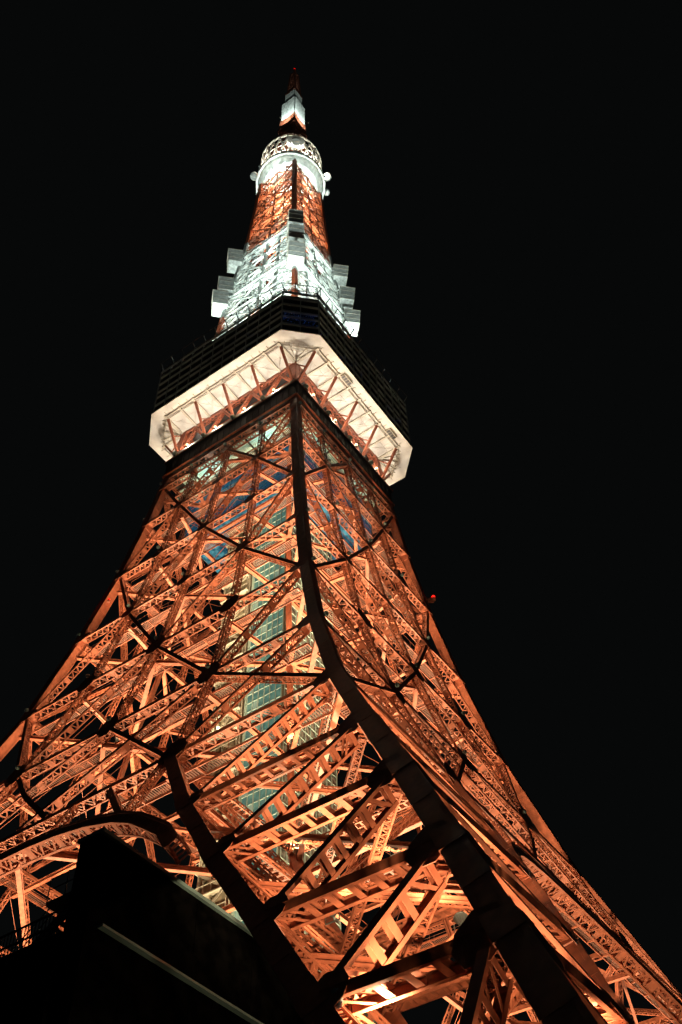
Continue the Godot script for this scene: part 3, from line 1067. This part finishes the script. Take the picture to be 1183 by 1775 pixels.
# ---------------------------------------------------------------- upper deck
func make_top_deck(tower: Node3D) -> void:
	var under := MB.new()
	under.lathe(Vector3.ZERO, [Vector2(4.4, 239.6), Vector2(6.2, 240.6), Vector2(7.0, 241.6), Vector2(7.3, 242.2)].map(func(p): return p), 40)
	var td := mb_put(tower, "upper_deck", under, M.white)
	var rim := MB.new()
	rim.lathe(Vector3.ZERO, [Vector2(7.6, 241.4), Vector2(8.0, 241.5), Vector2(8.05, 242.6), Vector2(7.5, 242.8), Vector2(7.5, 241.8), Vector2(7.6, 241.4)], 24)
	mb_put(td, "deck_rim", rim, M.white)
	var gap := MB.new()
	gap.lathe(Vector3.ZERO, [Vector2(7.3, 242.2), Vector2(7.6, 242.25), Vector2(7.6, 242.5)], 24)
	mb_put(td, "rim_groove", gap, M.dark)
	var fl := MB.new()
	fl.lathe(Vector3.ZERO, [Vector2(0, 243.0), Vector2(7.0, 243.0), Vector2(7.0, 243.3), Vector2(0, 243.3)], 24)
	mb_put(td, "deck_floor", fl, M.soffit)
	# cage of tubes round the drum
	var n := 24
	for i in n:
		var a0 := TAU * i / n
		var a1 := TAU * (i + 1) / n
		var p := func(a: float, y: float, r: float) -> Vector3: return Vector3(sin(a) * r, y, cos(a) * r)
		var b := MB.new()
		b.tube(p.call(a0, 243.0, 7.2), p.call(a0 + (a1 - a0) * 0.5, 249.0, 7.2), 0.2, 5)
		b.tube(p.call(a1, 243.0, 7.2), p.call(a0 + (a1 - a0) * 0.5, 249.0, 7.2), 0.2, 5)
		b.tube(p.call(a0 + (a1 - a0) * 0.5, 249.0, 7.2), p.call(a0, 255.0, 7.0), 0.2, 5)
		b.tube(p.call(a0 + (a1 - a0) * 0.5, 249.0, 7.2), p.call(a1, 255.0, 7.0), 0.2, 5)
		b.tube(p.call(a0, 246.0, 7.1), p.call(a1, 246.0, 7.1), 0.07, 4)
		b.tube(p.call(a0, 249.0, 7.2), p.call(a1, 249.0, 7.2), 0.1, 4)
		b.tube(p.call(a0, 252.0, 7.1), p.call(a1, 252.0, 7.1), 0.07, 4)
		b.tube(p.call(a0, 255.1, 7.1), p.call(a1, 255.1, 7.1), 0.22, 6)
		mb_put(td, "cage_tube", b, M.white)
	var inn := MB.new()
	inn.lathe(Vector3.ZERO, [Vector2(5.6, 243.3), Vector2(5.6, 255.0), Vector2(0, 256.2)], 24)
	mb_put(td, "drum_wall", inn, M.orange)
	var rl := MB.new()
	for i in 24:
		var a := TAU * i / 24.0
		var b2 := TAU * (i + 1) / 24.0
		rl.tube(Vector3(sin(a) * 6.8, 255, cos(a) * 6.8), Vector3(sin(a) * 6.8, 257.4, cos(a) * 6.8), 0.07, 4)
		rl.tube(Vector3(sin(a) * 6.8, 257.3, cos(a) * 6.8), Vector3(sin(b2) * 6.8, 257.3, cos(b2) * 6.8), 0.05, 4)
		rl.tube(Vector3(sin(a) * 6.8, 256.2, cos(a) * 6.8), Vector3(sin(b2) * 6.8, 256.2, cos(b2) * 6.8), 0.05, 4)
	mb_put(td, "deck_rail", rl, M.trim)

# ---------------------------------------------------------------- antenna mast
func mast_bay(m: MB, h0: float, h1: float, w0: float, w1: float, sz: float) -> void:
	m.bar(Vector3(w0, h0, w0), Vector3(w1, h1, w1), Vector3.RIGHT, sz * 1.6, sz * 1.6)
	m.bar(Vector3(-w0, h0, w0), Vector3(w0, h0, w0), Vector3.UP, sz, sz)
	m.bar(Vector3(-w0, h0, w0), Vector3(w1, h1, w1), Vector3.BACK, sz, sz)
	m.bar(Vector3(w0, h0, w0), Vector3(-w1, h1, w1), Vector3.BACK, sz, sz)

func make_mast(tower: Node3D) -> void:
	var mast := MB.new()
	mast.abox(Vector3(0, 268, 0), Vector3(1.2, 28, 1.2))
	var root := mb_put(tower, "antenna_mast", mast, M.orange_dark)
	for seg in [[255.5, 276.0, 2.6, 2.2, 8, 0.22], [276.0, 284.5, 2.4, 2.1, 4, 0.3], [284.5, 298.0, 1.5, 1.3, 6, 0.18], [298.0, 306.5, 1.2, 1.0, 3, 0.16], [306.5, 327.0, 1.35, 0.8, 8, 0.2]]:
		var cnt: int = seg[4]
		for i in cnt:
			var m := MB.new()
			var t0 := float(i) / cnt
			var t1 := float(i + 1) / cnt
			mast_bay(m, lerpf(seg[0], seg[1], t0), lerpf(seg[0], seg[1], t1), lerpf(seg[2], seg[3], t0), lerpf(seg[2], seg[3], t1), seg[5])
			for k in 4:
				mb_put(root, "mast_bay", m, M.orange, turn(k))
	var pf := MB.new()
	pf.abox(Vector3(0, 276.3, 0), Vector3(5.6, 0.5, 5.6))
	for g in [-1.0, 1.0]:
		for i in 6:
			pf.abox(Vector3(-2.8 + i * 1.12, 276.9, 2.8 * g), Vector3(0.1, 1.0, 0.1))
			pf.abox(Vector3(2.8 * g, 276.9, -2.8 + i * 1.12), Vector3(0.1, 1.0, 0.1))
	mb_put(root, "mast_platform", pf, M.orange)
	var ob := MB.new()
	ob.lathe(Vector3.ZERO, [Vector2(3.1, 277), Vector2(2.9, 284.2), Vector2(0, 284.3)], 4)
	mb_put(root, "mast_panel", ob, M.orange, Transform3D(Basis(Vector3.UP, PI / 4), Vector3.ZERO))
	# stacked antenna panels: every face carries rows of slats
	for k in 4:
		for i in 10:
			var y := 285.1 + i * 1.3
			var s := MB.new()
			s.box(Vector3(0, y, 2.12), Vector3(2.08, 0, 0), Vector3(0, 0.4, 0.16), Vector3(0, -0.02, 0.08))
			s.abox(Vector3(0, y, 1.75), Vector3(0.3, 0.2, 0.7))
			mb_put(root, "antenna_slat", s, M.white, turn(k))
		for i in 6:
			var y2 := 299.4 + i * 1.2
			var s2 := MB.new()
			s2.box(Vector3(0, y2, 1.6), Vector3(1.55, 0, 0), Vector3(0, 0.34, 0.1), Vector3(0, -0.02, 0.08))
			mb_put(root, "antenna_slat", s2, M.white, turn(k))
	var cap := MB.new()
	cap.abox(Vector3(0, 307.0, 0), Vector3(3.4, 0.9, 3.4))
	mb_put(root, "mast_collar", cap, M.orange)
	var tip := MB.new()
	tip.tube(Vector3(0, 326, 0), Vector3(0, 332, 0), 0.25, 8, 0.08)
	mb_put(root, "mast_tip", tip, M.orange_dark)

# ---------------------------------------------------------------- antennas hung on the tower
func make_antennas() -> void:
	var names := ["near", "right-hand", "far", "left-hand"]
	var rows := [[198.9, 8.55, "highest"], [189.6, 9.3, "middle"], [180.5, 9.8, "lowest"]]
	for k in 4:
		for r in rows:
			var h: float = r[0]
			if k == 3 and r[2] == "middle":
				h = 186.3
			if k == 0:
				h -= 1.6
			var wo: float = r[1]
			var t := thing("panel_antenna", "white boxed antenna, %s of the three at the %s corner of the white shaft" % [r[2], names[k]], "antenna", Vector3.ZERO, "boxed antennas at the corners of the white shaft")
			t.transform = turn(k)
			var d := Vector3(1, 0, 1).normalized()
			var x := Vector3(1, 0, -1).normalized()
			var c := Vector3(wo, h, wo) - d * 1.5
			var b := MB.new()
			var p := func(u: float, y: float, o: float) -> Vector3: return c + x * u + Vector3(0, y, 0) + d * o
			var lo := 1.15
			b.q(p.call(1.4, -2.5, lo), p.call(-1.4, -2.5, lo), p.call(-1.4, 2.5, 1.5), p.call(1.4, 2.5, 1.5))
			b.q(p.call(-1.4, -2.5, -1.5), p.call(1.4, -2.5, -1.5), p.call(1.4, 2.5, -1.5), p.call(-1.4, 2.5, -1.5))
			b.q(p.call(1.4, 2.5, 1.5), p.call(-1.4, 2.5, 1.5), p.call(-1.4, 2.5, -1.5), p.call(1.4, 2.5, -1.5))
			b.q(p.call(-1.4, -2.5, lo), p.call(1.4, -2.5, lo), p.call(1.4, -2.5, -1.5), p.call(-1.4, -2.5, -1.5))
			b.q(p.call(1.4, -2.5, -1.5), p.call(1.4, -2.5, lo), p.call(1.4, 2.5, 1.5), p.call(1.4, 2.5, -1.5))
			b.q(p.call(-1.4, -2.5, lo), p.call(-1.4, -2.5, -1.5), p.call(-1.4, 2.5, -1.5), p.call(-1.4, 2.5, 1.5))
			mb_put(t, "antenna_case", b, M.white)
			for y in [-2.46, -0.9, 0.9, 2.46]:
				var tr := MB.new()
				var of: float = lerpf(lo, 1.5, (y + 2.5) / 5.0) + 0.02
				for g in [-1.0, 1.0]:
					tr.bar(p.call(1.42 * g, y, -1.5), p.call(1.42 * g, y, of), Vector3.UP, 0.09, 0.05)
				tr.bar(p.call(-1.45, y, of), p.call(1.45, y, of), Vector3.UP, 0.09, 0.05)
				mb_put(t, "antenna_seam", tr, M.trim)
			if k == 0 or r[2] != "middle":
				var lv := MB.new()
				for e in 9:
					lv.abox(Vector3.ZERO, Vector3.ZERO) if false else lv.bar(p.call(-1.2 + e * 0.3, 2.56, 1.3), p.call(-1.2 + e * 0.3, 2.95, 1.3), x, 0.18, 0.1)
				stuff(mb_put(t, "antenna_vent", lv, M.steel_black))
			var ar := MB.new()
			for s in [-1.0, 1.0]:
				for y in [-2.0, 1.8]:
					ar.bar(c - d * 1.5 + x * s + Vector3(0, y, 0), Vector3(W(h), h + y, W(h)) + x * s * 0.6 - d * 0.6, Vector3.UP, 0.3, 0.2)
			mb_put(t, "antenna_arm", ar, M.white)
	# radomes on the rim of the upper deck
	for it in [[-1.5, 245.3, 1.0, "round white radome on the rim at the left of the upper deck"], [1.42, 245.6, 1.0, "round white radome on the rim at the right of the upper deck"], [1.75, 243.2, 0.8, "small white radome low on the right rim of the upper deck"]]:
		var a: float = it[0] + atan2(59.5, 73.8) + 0.75 * signf(it[0]) * 0.0
		var d2 := Vector3(sin(a), 0, cos(a))
		var t2 := thing("radome", it[3], "radome", d2 * 8.5 + Vector3(0, it[1], 0), "radomes on the rim of the upper deck")
		var s := MB.new()
		s.ball(Vector3.ZERO, it[2], 16)
		mb_put(t2, "radome_shell", s, M.white)
		var bk := MB.new()
		bk.bar(-d2 * 1.6, Vector3(0, -0.3, 0), Vector3.UP, 0.5, 0.4)
		mb_put(t2, "radome_bracket", bk, M.trim)
	var dd := Vector3(1, 0, 1).normalized()
	var t3 := thing("drum_antenna", "white drum antenna in its hood on the near side of the upper deck", "antenna", dd * 7.7 + Vector3(0, 247.0, 0))
	var dr := MB.new()
	dr.tube(Vector3.ZERO, dd * 1.1 + Vector3(0, -0.5, 0), 1.05, 18)
	mb_put(t3, "drum_shell", dr, M.white)
	var fc := MB.new()
	for j in 3:
		var yy := -0.5 + 0.4 * j
		fc.bar(dd * 1.16 + Vector3(-0.55, yy - 0.45, 0.55), dd * 1.16 + Vector3(0.55, yy - 0.45, -0.55), Vector3.UP, 0.06, 0.05)
	mb_put(t3, "drum_strap", fc, M.trim)
	var hd := MB.new()
	hd.tube(Vector3(0, 2.2, 0) - dd * 0.6, Vector3(0, 2.0, 0) + dd * 0.5, 2.1, 18)
	mb_put(t3, "drum_hood", hd, M.white)
	var hole := MB.new()
	hole.tube(Vector3(0, 2.7, 0) + dd * 0.54, Vector3(0, 2.7, 0) + dd * 0.6, 1.0, 14)
	mb_put(t3, "hood_opening", hole, M.dark)

# ---------------------------------------------------------------- dark building under the tower
func make_building() -> void:
	var b := thing("dark_building", "dark slab-walled building at lower left with teal coping under the tower", "building")
	var w := MB.new()
	w.abox(Vector3(27.35, 15.1, 33.2), Vector3(1.3, 30.2, 26.4))
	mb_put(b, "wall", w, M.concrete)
	var c := MB.new()
	c.abox(Vector3(27.4, 30.28, 33.2), Vector3(1.6, 0.18, 26.6))
	mb_put(b, "coping", c, M.coping)
	var l := MB.new()
	l.abox(Vector3(28.16, 26.0, 32.9), Vector3(0.3, 0.12, 25.7))
	mb_put(b, "wall_ledge", l, M.coping)
	for i in 6:
		var j := MB.new()
		j.abox(Vector3(28.01, 15, 44.0 - i * 4.2), Vector3(0.03, 29.9, 0.06))
		mb_put(b, "wall_joint", j, M.concrete)
	# terrace with rail and an outside stair
	var t := MB.new()
	t.abox(Vector3(8.7, 12.9, 40.0), Vector3(36.0, 25.8, 13.2))
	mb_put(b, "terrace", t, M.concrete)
	var r := MB.new()
	for y in [0.15, 0.6, 1.25]:
		r.abox(Vector3(16.0, 25.8 + y, 46.45), Vector3(21.0, 0.07, 0.07))
	for i in 100:
		r.abox(Vector3(5.6 + i * 0.21, 26.4, 46.45), Vector3(0.035, 1.25, 0.035))
	mb_put(b, "terrace_rail", r, M.steel_black)
	var s := MB.new()
	s.bar(Vector3(22.4, 25.8, 45.4), Vector3(26.4, 28.4, 45.4), Vector3.UP, 0.5, 0.12)
	s.bar(Vector3(22.4, 25.8, 44.3), Vector3(26.4, 28.4, 44.3), Vector3.UP, 0.5, 0.12)
	for i in 13:
		s.abox(Vector3(22.6 + i * 0.3, 25.95 + i * 0.195, 44.85), Vector3(0.3, 0.05, 1.1))
	s.abox(Vector3(25.6, 28.3, 44.8), Vector3(2.2, 0.2, 2.0))
	mb_put(b, "outside_stair", s, M.steel_black)
	var h := MB.new()
	for y in [0.6, 1.15]:
		h.tube(Vector3(22.4, 25.8 + y, 45.5), Vector3(24.5, 28.4 + y - 1.2, 45.5), 0.035, 4)
		h.tube(Vector3(24.5, 28.4 + y, 45.8), Vector3(26.7, 28.4 + y, 45.8), 0.035, 4)
	for x in [24.5, 25.6, 26.6]:
		h.tube(Vector3(x, 28.3, 45.8), Vector3(x, 29.6, 45.8), 0.035, 4)
	mb_put(b, "stair_rail", h, M.steel_black)
	var g := thing("vent_box", "green glass-sided box on the roof edge below the lowest girders", "roof box", Vector3(29.4, 28.0, 27.6))
	var gb := MB.new()
	gb.abox(Vector3(0, 0.8, 0), Vector3(1.5, 1.6, 1.6))
	mb_put(g, "box_body", gb, M.coping)
	var gf := MB.new()
	for x in [-0.78, 0.78]:
		for z in [-0.83, 0.83]:
			gf.abox(Vector3(x, 0.8, z), Vector3(0.1, 1.75, 0.1))
	for y in [0.0, 1.62]:
		for z in [-0.83, 0.83]:
			gf.abox(Vector3(0, y, z), Vector3(1.46, 0.1, 0.1))
		for x in [-0.78, 0.78]:
			gf.abox(Vector3(x, y, 0), Vector3(0.1, 0.1, 1.56))
	mb_put(g, "box_frame", gf, M.teal_trim)
	# camera dome hung below the lowest girder
	var cpos := Vector3(41.3, 18.15, 47.6)
	var cm := thing("dome_camera", "small pale dome camera under the lowest leg girder in view", "camera", cpos)
	var cb := MB.new()
	cb.tube(Vector3(0, 0.1, 0), Vector3(0, -0.25, 0), 0.19, 14)
	mb_put(cm, "camera_base", cb, M.lamp_body)
	var cd := MB.new()
	cd.ball(Vector3(0, -0.3, 0), 0.17, 14)
	mb_put(cm, "camera_dome", cd, M.glass)
	var ca := MB.new()
	ca.bar(Vector3(0, 0.1, 0), Vector3(0, 0.4, -0.3), Vector3.RIGHT, 0.12, 0.12)
	mb_put(cm, "camera_arm", ca, M.lamp_body)

# ---------------------------------------------------------------- lamps
const ORD := ["first", "second", "third", "fourth", "fifth", "sixth", "seventh", "eighth", "ninth", "tenth"]
const WARM := Color(1.0, 0.85, 0.66)
const WARM2 := Color(1.0, 0.86, 0.66)
const COOL := Color(0.93, 1.0, 0.965)

func make_lamps() -> void:
	var legs := ["near", "right-hand", "far", "left-hand"]
	# inside each leg
	for k in 4:
		var x := turn(k)
		var a := 0
		for h in [1.8, 9.0, 17.0, 27.0, 38.0]:
			var c: float = lerpf(XI(h), W(h), 0.45)
			for s in [-1.0, 1.0]:
				var o := Vector3(c + s * 2.0, h, c - s * 2.0)
				flood(x * o, x * (o + Vector3(-4, 14, -4)), WARM, [360.0, 210.0, 200.0, 230.0, 330.0][a], "warm floodlight inside the %s leg, %s pair, %s one" % [legs[k], ["lowest", "second", "third", "fourth", "highest"][a], "left" if s < 0 else "right"], "floodlights inside the legs", 84.0)
			a += 1
		var oc := Vector3(17.0 if k != 0 else 15.0, 26.0 if k != 0 else 31.0, 8.0)
		flood(x * oc, x * (oc + Vector3(2, 14, 2)), WARM, 3600.0, "large warm floodlight low in the middle of the tower, towards the %s leg" % legs[k], "large floodlights low in the middle", 84.0)
		# on the star plates of each level
		a = 0
		for h in [51.0, 64.8, 78.2, 90.2, 101.8]:
			var d := DN(h) + 1.2
			var o2 := Vector3(d, h, d)
			flood(x * o2, x * (o2 + Vector3(-1.0, 10, -1.0)), WARM, [1300.0, 1050.0, 820.0, 520.0, 230.0][a], "warm floodlight on the %s star plate above the %s leg" % [["first", "second", "third", "fourth", "fifth"][a], legs[k]], "floodlights on the star plates", 56.0)
			a += 1
		# bulbs under the deck
		for i in 4:
			var o3 := Vector3(-8.0 + 5.3 * i, 130.75, 11.95)
			var t := thing("belt_lamp", "%s bright bulb from the left above the dark belt on the %s side" % [["first", "second", "third", "fourth"][i], ["left-facing", "right-facing", "far right", "far left"][k]], "lamp", x * o3, "bright bulbs above the dark belt")
			var bm := MB.new()
			bm.ball(Vector3.ZERO, 0.2, 10)
			mb_put(t, "bulb", bm, M.bulb)
			var st := MB.new()
			st.tube(Vector3(0, -0.5, 0), Vector3(0, -0.2, 0), 0.12, 8)
			mb_put(t, "socket", st, M.lamp_body)
			spot(t, Vector3(0, 0.0, 0), x.basis * Vector3(0, 4, 0.15), Color(1.0, 0.93, 0.84), 64.0, 88.0, 0.2)
			var o4 := Vector3(-10.1 + 5.4 * i, 130.1, 12.1)
			var t4 := thing("belt_globe", "%s unlit teal globe from the left on the dark belt's edge, %s side" % [["first", "second", "third", "fourth"][i], ["left-facing", "right-facing", "far right", "far left"][k]], "globe lamp", x * o4, "unlit teal globes along the dark belt")
			var gm := MB.new()
			gm.ball(Vector3.ZERO, 0.42, 12)
			mb_put(t4, "globe", gm, M.lens_off)
			var gs := MB.new()
			gs.tube(Vector3(0, -0.7, 0), Vector3(0, -0.35, 0), 0.1, 6)
			mb_put(t4, "globe_stem", gs, M.steel_black)
		# inside the shaft above the deck
		a = 0
		for h in [152.0, 164.0, 173.0, 182.0, 191.0, 199.0, 208.0, 217.0, 226.0, 234.0]:
			var cool: bool = h > 160.0 and h < 200.0
			var dq := W(h) * 0.62
			var o5 := Vector3(dq, h, -dq * 0.1) if a % 2 == 0 else Vector3(dq * 0.15, h, dq)
			if k % 2 == 0 or a % 2 == 0:
				flood(x * o5, x * (o5 + Vector3(0, 10, 0)), COOL if cool else (WARM2 if h < 230 else COOL), 95.0 if cool else 230.0, "floodlight inside the upper shaft, %s row from the deck roof, towards the %s corner" % [ORD[a], legs[k]], "floodlights inside the upper shaft", 84.0)
			a += 1
		# on the deck roof, shining up at the shaft
		var o6 := Vector3(0, 150.6, 14.4)
		flood(x * o6, x * Vector3(0, 186, 6), COOL, 1000.0, "cool white floodlight on the deck roof at the middle of its %s side" % ["left-facing", "right-facing", "far right", "far left"][k], "floodlights on the deck roof", 28.0)
		var oa := Vector3(11.6, 150.6, 14.3)
		flood(x * oa, x * Vector3(9.5, 190, 9.5), COOL, 2000.0, "cool white floodlight on the deck roof at its %s corner" % legs[k], "floodlights on the deck roof", 24.0)
		# cool lamps under the ribbed soffit
		var ow := Vector3(-5.0, 121.6, 9.6)
		flood(x * ow, x * Vector3(-5.0, 125, 9.5), Color(0.8, 1.0, 0.95), 14.0, "cool lamp under the ribbed soffit, first one on the %s side" % ["left-facing", "right-facing", "far right", "far left"][k], "cool lamps under the ribbed soffit", 84.0)
		var ox := Vector3(5.0, 121.6, 9.6)
		flood(x * ox, x * Vector3(5.0, 125, 9.5), Color(0.8, 1.0, 0.95), 14.0, "cool lamp under the ribbed soffit, second one on the %s side" % ["left-facing", "right-facing", "far right", "far left"][k], "cool lamps under the ribbed soffit", 84.0)
		# below the upper deck and on the mast
		var o7 := Vector3(5.6, 231.5, 0.0)
		flood(x * o7, x * Vector3(6.4, 242, 0), COOL, 130.0, "cool floodlight under the upper deck above the %s side" % ["right-facing", "far right", "far left", "left-facing"][k], "floodlights under the upper deck", 70.0)
		for j in 2:
			var an := PI * 0.25 + (j - 0.5) * 0.8
			var oe := Vector3(sin(an) * 8.1, 243.0, cos(an) * 8.1)
			flood(x * oe, x * Vector3(oe.x * 0.86, 252.0, oe.z * 0.86), Color(1.0, 0.95, 0.86), 150.0, "pale floodlight on the rim of the upper deck, %s one at the %s corner" % [ORD[j], legs[k]], "floodlights on the rim of the upper deck", 60.0)
		var o8 := Vector3(0, 277.3, 5.0)
		flood(x * o8, x * Vector3(0, 296, 1.0), COOL, 330.0, "cool floodlight on the mast platform on the %s side" % ["left-facing", "right-facing", "far right", "far left"][k], "floodlights on the mast platform", 40.0)
		var o9 := Vector3(6.3, 243.8, 0.6)
		flood(x * o9, x * Vector3(6.4, 250, 0.7), Color(1.0, 0.93, 0.82), 150.0, "warm floodlight inside the cage of the upper deck on the %s side" % ["right-facing", "far right", "far left", "left-facing"][k], "floodlights inside the upper deck cage", 85.0)
		# unlit round lamps at the nodes of the faces
		for i in range(7, 13):
			for u in [-0.97, -0.5, 0.0, 0.5]:
				var q := F(u, LV[i] + 0.9) + Vector3(0, 0, 0.35)
				if k > 1:
					continue
				var t5 := thing("node_lamp", "unlit grey lamp on the %s face, %s girder row above the arch, %s" % [["left", "right"][k], ORD[i - 7], {-0.97: "leftmost", -0.5: "second from left", 0.0: "at the middle", 0.5: "third from left"}[u]], "lamp", x * q, "unlit round lamps at the girder crossings")
				var nm := MB.new()
				nm.ball(Vector3.ZERO, 0.24, 10)
				mb_put(t5, "lamp_globe", nm, M.lens_off)
				var ns := MB.new()
				ns.tube(x.basis * Vector3(0, -0.2, -0.4), Vector3(0, -0.1, 0), 0.05, 6)
				mb_put(t5, "lamp_stem", ns, M.steel_black)
	# bulkhead lamps on the lift shaft
	var hh := 0
	for y in [63.0, 71.0, 79.5, 96.0, 100.5]:
		var t6 := thing("stair_lamp", "small warm lamp on the beige half of the lift shaft, %s from the ground" % ORD[hh], "lamp", Vector3(-3.0 + 0.5 * (hh % 2), y, 5.6), "small warm lamps on the lift shaft")
		var lm := MB.new()
		lm.ball(Vector3.ZERO, 0.2, 10)
		mb_put(t6, "bulb", lm, M.bulb)
		var lb := MB.new()
		lb.tube(Vector3(0, 0.1, -0.5), Vector3(0, 0.05, -0.1), 0.06, 6)
		mb_put(t6, "lamp_arm", lb, M.lamp_body)
		var om := OmniLight3D.new()
		om.light_color = WARM2
		om.light_energy = 6.0
		om.omni_range = 60.0
		om.omni_attenuation = 2.0
		om.light_size = 0.15
		om.shadow_enabled = true
		t6.add_child(om)
		hh += 1
	# red obstruction lamps
	for it in [[Vector3(14.95, 106.6, -14.95), "red obstruction lamp on a bracket at the right edge of the tower", 1.2], [Vector3(-13.2, 97.6, 15.9), "red obstruction lamp at the left edge of the tower", 0.7], [Vector3(0, 331.8, 0), "red obstruction lamp at the very tip of the mast", 1.6]]:
		var t7 := thing("obstruction_lamp", it[1], "warning lamp", it[0])
		var rm := MB.new()
		var sc: float = it[2]
		rm.lathe(Vector3.ZERO, [Vector2(0.2 * sc, 0), Vector2(0.22 * sc, 0.25 * sc), Vector2(0.12 * sc, 0.42 * sc), Vector2(0, 0.46 * sc)], 12)
		mb_put(t7, "red_lens", rm, M.red_glow)
		var rb := MB.new()
		rb.tube(Vector3(0, -0.3, 0), Vector3(0, 0.0, 0), 0.24 * sc, 10)
		if it[0].y < 200.0 and it[0].x > 0.0:
			rb.bar(Vector3(0, -0.35, 0), Vector3(-signf(it[0].x) * 1.4, -0.8, -signf(it[0].z) * 1.4), Vector3.UP, 0.5, 0.6)
		mb_put(t7, "lamp_bracket", rb, M.orange)
		var ol := OmniLight3D.new()
		ol.light_color = Color(1.0, 0.06, 0.03)
		ol.light_energy = 10.0 if sc > 1.0 else 1.0
		ol.omni_range = 60.0
		ol.omni_attenuation = 2.0
		ol.light_size = 0.1
		ol.shadow_enabled = true
		ol.position = Vector3(0, 0.2, 0)
		t7.add_child(ol)
